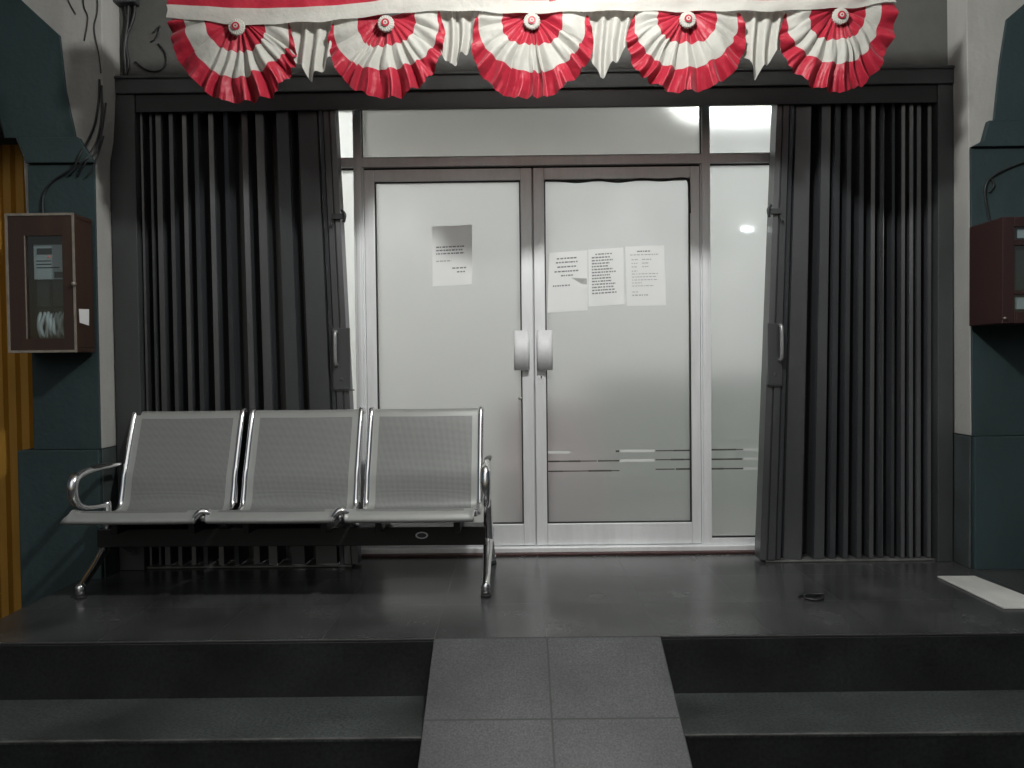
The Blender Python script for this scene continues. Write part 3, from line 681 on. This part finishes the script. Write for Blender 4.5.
def swag(cx, cz, al, ar, b, slope, wl, wr, seed):
    """pleated half disc: inner red fan, white ring, red ruffled border"""
    rnd = random.Random(seed)
    cx, cz, al, ar, b = kx(cx), kz(cz), al * KX * 1.09, ar * KX * 1.09, b * KX
    nt = 220
    npl = 11
    ph = [rnd.uniform(.45, 1.5) for _ in range(npl)]
    tot = sum(ph); cum = [0]
    for p in ph: cum.append(cum[-1] + p / tot)
    am = [rnd.uniform(.45, 1.3) for _ in range(npl)]
    am2 = [rnd.uniform(.5, 1.4) for _ in range(npl * 2)]
    rj = [rnd.uniform(-.025, .025) for _ in range(npl * 2 + 1)]
    def pleat(u):
        for k in range(npl):
            if u <= cum[k + 1] + 1e-9:
                t = (u - cum[k]) / (cum[k + 1] - cum[k]); return k, t
        return npl - 1, 1.0
    rings = [(q, 0) for q in [0.0, .05, .1, .17, .24, .31, .37, .43]] + [(q, 1) for q in [.12, .24, .36, .48, .6, .72, .86, 1.0]] + [(q, 2) for q in [.12, .25, .4, .55, .7, .85, 1.0]]
    mb = MB()
    for q, zone in rings:
        for i in range(nt + 1):
            u = i / nt; th = PI + PI * u
            k, t = pleat(u)
            c, s = math.cos(th), math.sin(th)
            side = (c + 1) / 2                                  # 0 left .. 1 right
            wside = wl * (1 - side) + wr * side
            wborder = wside + (0.70 - wside) * abs(s) ** 0.6
            wborder += 0.010 * math.sin(t * 2 * PI)
            if zone == 0: r = q
            elif zone == 1: r = q
            else: r = wborder + (1.0 - wborder) * q
            inn = .395 + .07 * abs(c) ** 2 + 0.008 * math.cos(2 * PI * t)
            if zone == 0: r = q / .43 * inn
            if zone == 1: r = inn + (wborder - inn) * q
            # the red heart is squarish, the outline round
            ex = 2.0 + 1.6 * max(0, 1 - r / .62)
            se = (abs(c) ** ex + abs(s) ** ex) ** (-1 / ex)
            aa = al if c < 0 else ar
            k2 = int(u * npl * 2 + 1e-6); tj = u * npl * 2 - k2
            j0, j1 = rj[min(k2, npl * 2)], rj[min(k2 + 1, npl * 2)]
            jr = (j0 + (j1 - j0) * tj) * r ** 6
            nar = 1 - (0.22 if not ((c < 0 and wl < .9) or (c > 0 and wr < .9)) else 0.07) * max(0, 1 - abs(s) / .75) ** 2 * r
            x = aa * (r + jr) * se * c * nar
            z = b * (r + jr) * se * s
            w2 = 1.9 * abs(math.sin(PI * t)) ** 0.62 - 1.15 + 0.18 * math.sin(2 * PI * t + 1.7 * k)
            y = -0.019 * am[k] * min(1, r * 1.25) * (0.55 + 0.45 * abs(s)) * w2 - 0.024 * math.sin(PI * min(1, r)) 
            # folds sharpen outward, the border ruffles on its own
            y += 0.006 * math.sin(2 * PI * t + 2.1 * k + 7 * r + seed) * r + 0.008 * math.sin(3.1 * u * PI + 4 * r + seed * 2)
            x += 0.012 * r * math.sin(2 * PI * t) * am[k] * -s * 0.6
            if zone == 2:
                y += (0.009 * math.sin(2 * PI * t + 0.8) + 0.007 * math.sin(2 * PI * tj) * am2[min(k2, npl * 2 - 1)]) * q - 0.006 * q
            z += 0.004 * math.sin(9 * u + seed) * r
            x += 0.006 * math.sin(11 * r + 5 * u + seed) * r; z += 0.006 * math.sin(9 * r + 8 * u + 2 * seed) * r
            mb.v.append((cx + x, YB_ - 0.004 + y, cz + z + slope * x))
    n = nt + 1
    for j in range(len(rings) - 1):
        for i in range(nt):
            a = j * n + i
            mb.f.append((a, a + n, a + n + 1, a + 1)); mb.mi.append(1 if rings[j + 1][1] == 1 else 0); mb.sm.append(True)
    o = mb.build('swag', [M['cloth_red'], M['cloth_white']], bt)
    # rosette: white pleated disc with a red and white button
    r = MB(); cz2 = cz - 0.052
    m_ = 36
    for rad, yy_ in ((0.0, -.054), (.018, -.055), (.033, -.053), (.036, -.046)):
        for k in range(m_):
            a = 2 * PI * k / m_
            rr = rad * (1 + (0.03 if k % 2 else -0.03) * (rad > .02))
            r.v.append((cx + rr * math.cos(a), YB_ + yy_ + (0.003 if k % 2 else 0) * (rad > .02), cz2 + rr * math.sin(a)))
    for j in range(3):
        for k in range(m_):
            r.f.append((j * m_ + k, j * m_ + (k + 1) % m_, (j + 1) * m_ + (k + 1) % m_, (j + 1) * m_ + k)); r.mi.append(0); r.sm.append(False)
    r.f.append(tuple((3 * m_ + k) for k in range(m_))); r.mi.append(0); r.sm.append(False)
    ro = r.build('rosette', M['cloth_white'], o)
    bm2 = MB().disc_y(cx, YB_ - .0605, cz2, .0165, .005, 20, mi=0); bm2.disc_y(cx, YB_ - .0625, cz2, .009, .002, 16, mi=1)
    bm2.disc_y(cx, YB_ - .0632, cz2, .004, .0007, 12, mi=0)
    bm2.build('button', [M['cloth_red'], M['cloth_white']], o)
    return o
#     cx    top z  left  right depth slope  border widths at the sides
swag(-1.300, 2.715, .318, .280, .405, -.05, .80, .992, 1)
swag(-.592, 2.722, .300, .296, .385, .055, .992, .992, 2)
swag(.100, 2.724, .306, .312, .405, .0, .992, .992, 3)
swag(.838, 2.722, .298, .295, .395, .0, .992, .992, 4)
swag(1.560, 2.730, .285, .262, .395, .05, .992, .78, 5)

def tail(xl, xr, zt, xt, zt2, seed):
    """pleated white gusset hanging to a point"""
    rnd = random.Random(seed)
    xl, xr, xt, zt, zt2 = kx(xl - .035), kx(xr + .035), kx(xt), kz(zt), kz(zt2)
    mb = MB(); n = 70; rows = 16
    ph = rnd.uniform(0, 6)
    for j in range(rows + 1):
        t = j / rows
        for i in range(n + 1):
            u = i / n
            x = xl + (xr - xl) * u
            tip = (xt - xl) / (xr - xl)
            d = (u / tip) if u < tip else (1 - u) / (1 - tip)
            zb = zt - 0.13 + (zt2 - zt + 0.13) * max(0, d) ** 1.25 + 0.010 * math.sin(u * 25 + ph)
            z = zt + (zb - zt) * t
            xx = x + (xt - x) * 0.08 * t + 0.006 * math.sin(t * 4 + ph)
            y = YB_ + 0.020 + 0.020 * (1 - (2 * u - 1) ** 4) * math.sin(u * 2 * PI * 4.6 + ph + t * 0.9) * (0.5 + 0.6 * t) - 0.014 * (1 - (2 * u - 1) ** 2) + 0.003 * math.sin(u * 2 * PI * 7 + ph * 2)
            mb.v.append((xx, y, z))
    for j in range(rows):
        for i in range(n):
            a = j * (n + 1) + i
            mb.f.append((a, a + n + 1, a + n + 2, a + 1)); mb.mi.append(0); mb.sm.append(True)
    return mb.build('tail', M['cloth_white'], bt)
tail(-1.06, -.83, 2.71, -.956, 2.422, 1)
tail(-.345, -.165, 2.745, -.29, 2.478, 2)
tail(.375, .60, 2.742, .432, 2.408, 3)
tail(1.10, 1.325, 2.728, 1.185, 2.412, 4)

# ------------------------------------------------------------------ electricity meter cabinets
cb = empty('meter_cabinet', (-2.23, -0.5, 1.45), 'brown wooden meter cabinet with glass window and white sticker on its side', 'meter cabinet')
x0, x1, z0, z1 = -2.392, -2.068, 1.125, 1.779
b = MB().box(x0 + .004, x1 - .002, -0.628, -0.485, z1 - .02, z1); b.box(x0 + .004, x1 - .002, -0.628, -0.485, z0, z0 + .02)
b.box(x0 + .004, x0 + .022, -0.628, -0.485, z0 + .0205, z1 - .0205); b.box(x1 - .02, x1 - .002, -0.628, -0.485, z0 + .0205, z1 - .0205)
b.box(x0 + .0225, x1 - .0205, -0.497, -0.485, z0 + .0205, z1 - .0205)
b.build('box', M['wood'], cb, bevel=0.003)
wx0, wx1, wz0, wz1 = -2.300, -2.128, 1.190, 1.675
d = MB().box(x0, wx0, -0.650, -0.629, z0, z1); d.box(wx1, x1, -0.650, -0.629, z0, z1)
d.box(wx0 + .0005, wx1 - .0005, -0.650, -0.629, wz1, z1); d.box(wx0 + .0005, wx1 - .0005, -0.650, -0.629, z0, wz0)
cd = d.build('door', M['wood'], cb)
t = MB(); e = 0.010
t.box(x0 - .001, x1 + .001, -0.654, -0.6505, z1 - e, z1 + .001); t.box(x0 - .001, x1 + .001, -0.654, -0.6505, z0 - .001, z0 + e)
t.box(x0 - .001, x0 + e, -0.654, -0.6505, z0 + e + .0003, z1 - e - .0003); t.box(x1 - e, x1 + .001, -0.654, -0.6505, z0 + e + .0003, z1 - e - .0003)
t.box(wx0 - .006, wx0 - .0005, -0.652, -0.6502, wz0, wz1)
t.build('edge_trim', M['trim'], cd)
gl = D.materials.new('dusty_glass'); gl.use_nodes = True
nt = gl.node_tree; nt.nodes.clear(); oo = nt.nodes.new('ShaderNodeOutputMaterial'); tr = nt.nodes.new('ShaderNodeBsdfTransparent'); gg = nt.nodes.new('ShaderNodeBsdfGlossy'); gg.inputs['Roughness'].default_value = .08
mx = nt.nodes.new('ShaderNodeMixShader'); mx.inputs[0].default_value = .10; tr.inputs[0].default_value = (.8, .85, .85, 1)
nt.links.new(tr.outputs[0], mx.inputs[1]); nt.links.new(gg.outputs[0], mx.inputs[2]); nt.links.new(mx.outputs[0], oo.inputs[0])
MB().box(wx0 + .0005, wx1 - .0005, -0.642, -0.639, wz0 + .0005, wz1 - .0005).build('window', gl, cd)
MB().tube([(x1 - .004, -.656, 1.445), (x1 - .004, -.668, 1.445)], [.012, .008], 10, sub=1).build('latch', M['trim'], cd)
mt = MB().box(-2.292, -2.142, -0.600, -0.498, 1.475, 1.640, 0); mt.box(-2.275, -2.205, -0.604, -0.6005, 1.595, 1.622, 1); mt.box(-2.29, -2.145, -0.585, -0.498, 1.30, 1.474, 1)
mt.box(-2.225, -2.215, -0.590, -0.586, 1.23, 1.50, 2); mt.box(-2.29, -2.145, -0.592, -0.5905, 1.336, 1.348, 2); mt.box(-2.195, -2.150, -0.603, -0.6005, 1.482, 1.51, 1)
rq = random.Random(5)
for q in range(7):
    xq = -2.278 + q * 0.020; dz = rq.uniform(-.012, .012)
    mt.tube([(xq, -.575, 1.322), (xq + rq.uniform(-.008, .008), -.598, 1.285 + dz), (xq + rq.uniform(-.012, .012), -.602, 1.24 + dz), (xq + rq.uniform(-.008, .008), -.590, 1.205), (xq, -.57, 1.196)], [.007, .010, .013, .011, .007], 8, mi=0)
for q in range(3): mt.box(-2.28, -2.20 + rq.uniform(-.02, .03), -0.6012, -0.6004, 1.560 - q * .016, 1.565 - q * .016, 1)
mo = mt.build('meter', [M['meter_grey'], M['meter_dark'], M['gasket']], cb)
MB().tube([(-2.216, -.6045, 1.583), (-2.216, -.607, 1.583)], .004, 8, sub=1).build('indicator', M['led'], mo)
MB().add([(x1 + .0005, -.625, 1.330), (x1 + .0005, -.535, 1.335), (x1 + .0005, -.540, 1.255), (x1 + .0005, -.620, 1.265), (x1 - .0015, -.625, 1.330), (x1 - .0015, -.535, 1.335), (x1 - .0015, -.540, 1.255), (x1 - .0015, -.620, 1.265)],
         [(3, 2, 1, 0), (4, 5, 6, 7), (0, 1, 5, 4), (2, 3, 7, 6), (1, 2, 6, 5), (3, 0, 4, 7)]).build('sticker', M['paper'], cb)

cr = empty('meter_cabinet', (2.42, -0.5, 1.45), 'maroon wooden meter cabinet with small panes, at the right photo edge', 'meter cabinet')
x0, x1, z0, z1 = 2.232, 2.62, 1.205, 1.690
MB().box(x0 + .003, x1 - .003, -0.735, -0.485, z0, z1).build('box', M['wood_red'], cr, bevel=0.004)
d = MB().box(x0, 2.285, -0.760, -0.736, z0, z1); d.box(2.56, x1, -0.760, -0.736, z0, z1); d.box(2.2855, 2.5595, -0.760, -0.736, 1.645, z1); d.box(2.2855, 2.5595, -0.760, -0.736, z0, 1.255)
d.box(2.2855, 2.5595, -0.757, -0.737, 1.56, 1.585); d.box(2.2855, 2.5595, -0.757, -0.737, 1.335, 1.35)
cdr = d.build('door', M['wood_red'], cr, bevel=0.002)
p = MB().box(2.286, 2.559, -0.748, -0.744, 1.256, 1.334).box(2.286, 2.559, -0.748, -0.744, 1.351, 1.559).box(2.286, 2.559, -0.748, -0.744, 1.586, 1.644)
p.build('window', gl, cdr)
p = MB().box(2.300, 2.5, -0.7428, -0.7365, 1.36, 1.54, 0).box(2.31, 2.5, -0.7428, -0.7365, 1.595, 1.635, 1).box(2.30, 2.5, -0.7428, -0.7365, 1.27, 1.325, 1)
p.build('meter', [M['meter_dark'], M['meter_grey']], cr)
MB().tube([(2.24, -.762, 1.228), (2.24, -.770, 1.228)], .006, 8, sub=1).build('latch', M['trim'], cdr)

# ------------------------------------------------------------------ cables
def cable(label, paths, r, cat='cable'):
    mb = MB()
    for pts, rr in paths: mb.tube(pts, rr, 7)
    o = mb.build('cable', M['cable'], loc=paths[0][0][0]); tag(o, label, cat); return o
w = -0.318
cable('thick black cable bundle dropping to the gate frame at the upper left',
      [([(-1.955, -.295, 3.05), (-1.962, -.292, 2.85), (-1.985, -.292, 2.68), (-1.978, -.292, 2.54)], [.012, .010, .013, .009]),
       ([(-1.925, -.295, 3.05), (-1.930, -.292, 2.86), (-1.975, -.292, 2.73), (-1.965, -.292, 2.60), (-1.99, -.292, 2.54)], .008),
       ([(-1.99, -.295, 3.02), (-1.972, -.290, 2.80), (-1.995, -.290, 2.66), (-1.985, -.290, 2.54)], .006)], .01)
cable('thin looped wire on the grey wall left of the bunting',
      [([(-1.93, -.290, 2.62), (-1.88, -.288, 2.58), (-1.82, -.288, 2.57), (-1.775, -.288, 2.60), (-1.775, -.288, 2.66), (-1.81, -.288, 2.71)], .004),
       ([(-1.835, -.288, 2.765), (-1.80, -.288, 2.80), (-1.82, -.288, 2.74), (-1.85, -.288, 2.72)], .004)], .004)
cable('tangled black wires running down the white reveal to the left meter cabinet',
      [([(-2.03, -.460, 2.47), (-2.035, -.463, 2.36), (-2.06, -.463, 2.24), (-2.10, -.470, 2.15), (-2.11, -.500, 2.10), (-2.15, -.497, 2.03), (-2.26, -.478, 1.97), (-2.31, -.478, 1.90), (-2.31, -.485, 1.79)], .0055),
       ([(-2.020, -.458, 2.44), (-2.022, -.461, 2.30), (-2.045, -.461, 2.18), (-2.075, -.480, 2.10), (-2.10, -.497, 2.06), (-2.18, -.478, 1.995)], .005),
       ([(-2.010, -.440, 2.36), (-2.022, -.461, 2.22), (-2.05, -.470, 2.11), (-2.09, -.495, 2.05), (-2.14, -.478, 1.99)], .0045),
       ([(-2.030, -.430, 2.20), (-2.045, -.461, 2.10), (-2.07, -.478, 2.02), (-2.10, -.478, 1.985)], .004)], .006)
cable('faint hairy old wires clinging to the white plaster at the top left',
      [([(-2.08, -.459, 3.05), (-2.10, -.459, 2.85), (-2.08, -.459, 2.77), (-2.10, -.459, 2.66)], .003),
       ([(-2.05, -.459, 3.05), (-2.03, -.459, 2.83), (-2.05, -.459, 2.72), (-2.03, -.459, 2.59), (-2.022, -.459, 2.50)], .003),
       ([(-2.15, -.459, 3.05), (-2.18, -.459, 2.89), (-2.14, -.459, 2.79)], .0025)], .003)
cable('thin black wire hooking down the teal pier to the maroon meter cabinet',
      [([(2.60, -.476, 2.03), (2.45, -.476, 1.985), (2.345, -.476, 1.93), (2.318, -.476, 1.875), (2.325, -.476, 1.80), (2.345, -.478, 1.70), (2.345, -.49, 1.688)], .005),
       ([(2.345, -.476, 1.93), (2.362, -.476, 1.895), (2.338, -.476, 1.86)], .004)], .005)
jb = MB().box(-2.06, -1.90, -0.345, -0.285, 2.90, 3.02); tag(jb.build('junction_box', M['gate_dark'], loc=(-1.98, -.3, 2.9), bevel=.004), 'small dark junction box above the cable bundle at the top left', 'junction box')

# ------------------------------------------------------------------ things on the porch floor
tag(MB().prism_xy([(2.010, -.619), (2.024, -1.119), (2.240, -1.125), (2.186, -.625)], 0.001, 0.009).build('board', M['board'], loc=(2.1, -.87, 0), bevel=.002),
    'narrow white board lying on the porch floor by the right pier', 'board')
lp = MB()
lp.tube([(1.228, -.915, .006), (1.27, -.895, .010), (1.32, -.905, .006), (1.352, -.94, .012), (1.335, -.975, .006), (1.29, -.985, .006), (1.25, -.955, .007), (1.262, -.925, .016), (1.31, -.918, .018), (1.36, -.935, .022)], .0055, 7)
lp.v = [(1.292 + (x - 1.292) * .8, -.945 + (y + .945) * .75, z * .9) for x, y, z in lp.v]
tag(lp.build('wire_loop', M['cable'], loc=(1.29, -.94, 0)), 'small black wire loop lying on the porch floor before the right gate', 'wire')

# ------------------------------------------------------------------ next door on the left
og = MB()
og.box(-3.4, -2.30, -0.30, -0.285, STREET, 2.20)
x = -3.4
while x < -2.36:
    og.prism_xy([(x, -.301), (x + .012, -.322), (x + .045, -.322), (x + .057, -.301)], STREET, 2.195); x += 0.0655
tag(og.build('neighbour_shutter', M['orange'], loc=(-2.8, -.3, STREET)), 'ribbed orange brown shutter of the neighbouring shop at the left edge', 'shutter')
sg = MB().box(-3.4, -2.515, -0.60, -0.54, 2.245, 2.42)
so = sg.build('shop_sign', M['sign_red'], loc=(-2.9, -.56, 2.25), bevel=.003)
tag(so, 'sliver of a red sign above the orange shutter at the left edge', 'sign')
MB().box(-3.4, -2.512, -0.606, -0.545, 2.195, 2.2445).build('sign_base', M['sign_yellow'], so)

# ------------------------------------------------------------------ porch roof and lamps
structure(MB().box(-4.2, 4.2, -2.55, 0.12, 3.401, 3.52).build('porch_ceiling', M['ceil']))
for cxx in (-1.52, -.62, .12, .86, 1.68):
    MB().tube([(cxx, YB_ - .010, 2.73), (cxx + .01, YB_ - .005, 3.1), (cxx, YB_, 3.402)], .003, 6).build('cord', M['cloth_white'], bt)
pl = empty('porch_lamp', (0.30, -2.20, 2.97), 'bare bulb hanging from the porch ceiling in front of the bunting', 'lamp')
bl = MB(); n = 20
for i in range(1, 12):
    a = PI * i / 12
    for k in range(n): bl.v.append((0.30 + .08 * math.sin(a) * math.cos(2 * PI * k / n), -2.20 + .08 * math.sin(a) * math.sin(2 * PI * k / n), 2.97 + .08 * math.cos(a)))
for i in range(10):
    for k in range(n): bl.f.append((i * n + k, i * n + (k + 1) % n, (i + 1) * n + (k + 1) % n, (i + 1) * n + k)[::-1]); bl.mi.append(0); bl.sm.append(True)
bl.f.append(tuple(range(n))); bl.f.append(tuple(10 * n + k for k in range(n))[::-1]); bl.mi += [0, 0]; bl.sm += [True, True]
bl.build('bulb', M['bulb'], pl)
MB().tube([(.30, -2.20, 3.048), (.30, -2.20, 3.06), (.30, -2.20, 3.08)], [.022, .024, .010], 12, sub=1).tube([(.30, -2.20, 3.075), (.30, -2.20, 3.40)], .005, 8, sub=1).build('socket', M['gasket'], pl)

# ------------------------------------------------------------------ room behind the glass
RX_0, RX_1, RY, RZ = -2.3, 2.5, 4.2, 2.95
structure(MB().box(RX_0, RX_1, 0.302, RY, -0.03, -0.002).build('room_floor', M['room_floor']))
structure(MB().box(RX_0, RX_1, 0.121, RY, RZ, RZ + .05).build('room_ceiling', M['white_room']))
structure(MB().box(RX_0, RX_1, RY, RY + .1, -0.03, RZ).build('room_wall', M['white_room']))
structure(MB().box(RX_0 - .1, RX_0, 0.121, RY, -0.03, RZ).build('room_wall', M['white_room']))
structure(MB().box(RX_1, RX_1 + .1, 0.121, RY, -0.03, RZ).build('room_wall', M['white_room']))
structure(MB().box(RX_0, RX_1, 0.121, .18, 2.534, RZ).build('room_wall', M['white_room']))
def tube_lamp(x0, x1, y, z, lab, mat):
    r = empty('tube_lamp', ((x0 + x1) / 2, y, z), lab, 'lamp', 'tube lamps inside the shop')
    MB().box(x0, x1, y - .03, y + .03, z + .02, z + .06).build('housing', M['board'], r)
    MB().tube([(x0 + .02, y, z), (x1 - .02, y, z)], .014, 10, sub=1).build('tube', mat, r)
tube_lamp(1.18, 1.78, 1.5, 2.87, 'white tube lamp glowing through the bright right transom pane', M['tube'])
M['tube_left'] = emission('left_tube_glow', (1.0, 1.0, 0.98), 720.0)
tube_lamp(-2.1, -1.5, 1.3, 2.87, 'white tube lamp glowing behind the bright strip of glass beside the left gate', M['tube_left'])
ct = empty('counter', (0.9, 2.2, 0), 'green fronted counter dimly seen through the frosted right door', 'counter')
MB().box(0.55, 1.9, 1.6, 2.2, 0.0, 0.92).build('counter_body', M['green'], ct); MB().box(0.5, 1.95, 1.55, 2.25, 0.921, 0.96).build('counter_top', M['board'], ct)
ch = empty('sofa', (0.2, 0.9, 0), 'dusty pink sofa dimly seen through the frosted right door', 'sofa')
MB().box(-0.1, 0.55, 0.55, 1.1, 0.08, 0.42).build('seat', M['pink'], ch, bevel=.03); MB().box(-0.1, 0.55, 1.101, 1.25, 0.08, 0.80).build('backrest', M['pink'], ch, bevel=.03)

lb = empty('light_bar', (1.29, 0.012, 1.772), 'tiny white light bar glowing behind the right side pane', 'lamp')
MB().box(1.250, 1.330, 0.0135, 0.030, 1.755, 1.790).build('housing', M['board'], lb)
MB().tube([(1.258, 0.0085, 1.772), (1.322, 0.0085, 1.772)], .004, 8, sub=1).build('tube', M['light_bar'], lb)

# ------------------------------------------------------------------ night sky, camera, view
W = D.worlds.new('World'); SC.world = W; W.use_nodes = True
nt = W.node_tree; bg = nt.nodes['Background']
sky = nt.nodes.new('ShaderNodeTexSky'); sky.sky_type = 'NISHITA'; sky.sun_disc = False
sky.sun_elevation = math.radians(35); sky.sun_rotation = math.radians(180); sky.air_density = 1.0; sky.dust_density = 2.0
nt.links.new(sky.outputs[0], bg.inputs['Color']); bg.inputs['Strength'].default_value = 0.017
# a wide soft glow of the lit street behind the viewer
sun = D.lights.new('street_glow', 'SUN'); sun.energy = 0.35; sun.angle = math.radians(50); sun.color = (0.97, 1.0, 0.98)
so_ = D.objects.new('street_glow', sun); COL.objects.link(so_); so_.location = (0, -9, 5)
so_.rotation_euler = (math.radians(57), 0, math.radians(-4))

F = 800.0
PITCH, ROLL, YAW = math.radians(-1.36), math.radians(0.65), math.radians(-0.2)
fw = Vector((0, math.cos(PITCH), math.sin(PITCH))); rt = Vector((1, 0, 0)); up = rt.cross(fw)
R = Matrix.Rotation(-YAW, 3, 'Z'); fw, rt, up = R @ fw, R @ rt, R @ up
c, s = math.cos(ROLL), math.sin(ROLL)
rt, up = rt * c - up * s, up * c + rt * s
cam = D.cameras.new('camera'); co = D.objects.new('camera', cam); COL.objects.link(co)
mw = Matrix((rt, up, -fw)).transposed().to_4x4(); mw.translation = Vector((0, -4.43, 1.04)); co.matrix_world = mw
cam.sensor_width = 36.0; cam.sensor_fit = 'HORIZONTAL'; cam.lens = F / 1024 * 36.0; cam.clip_start = 0.05; cam.clip_end = 300
SC.camera = co
SC.view_settings.view_transform = 'Standard'; SC.view_settings.look = 'None'; SC.view_settings.exposure = 0; SC.view_settings.gamma = 1
SC.view_settings.use_curve_mapping = False
SC.cycles.use_denoising = True
SC.cycles.max_bounces = 10; SC.cycles.diffuse_bounces = 5; SC.cycles.glossy_bounces = 4; SC.cycles.transmission_bounces = 8
SC.cycles.sample_clamp_indirect = 4.0
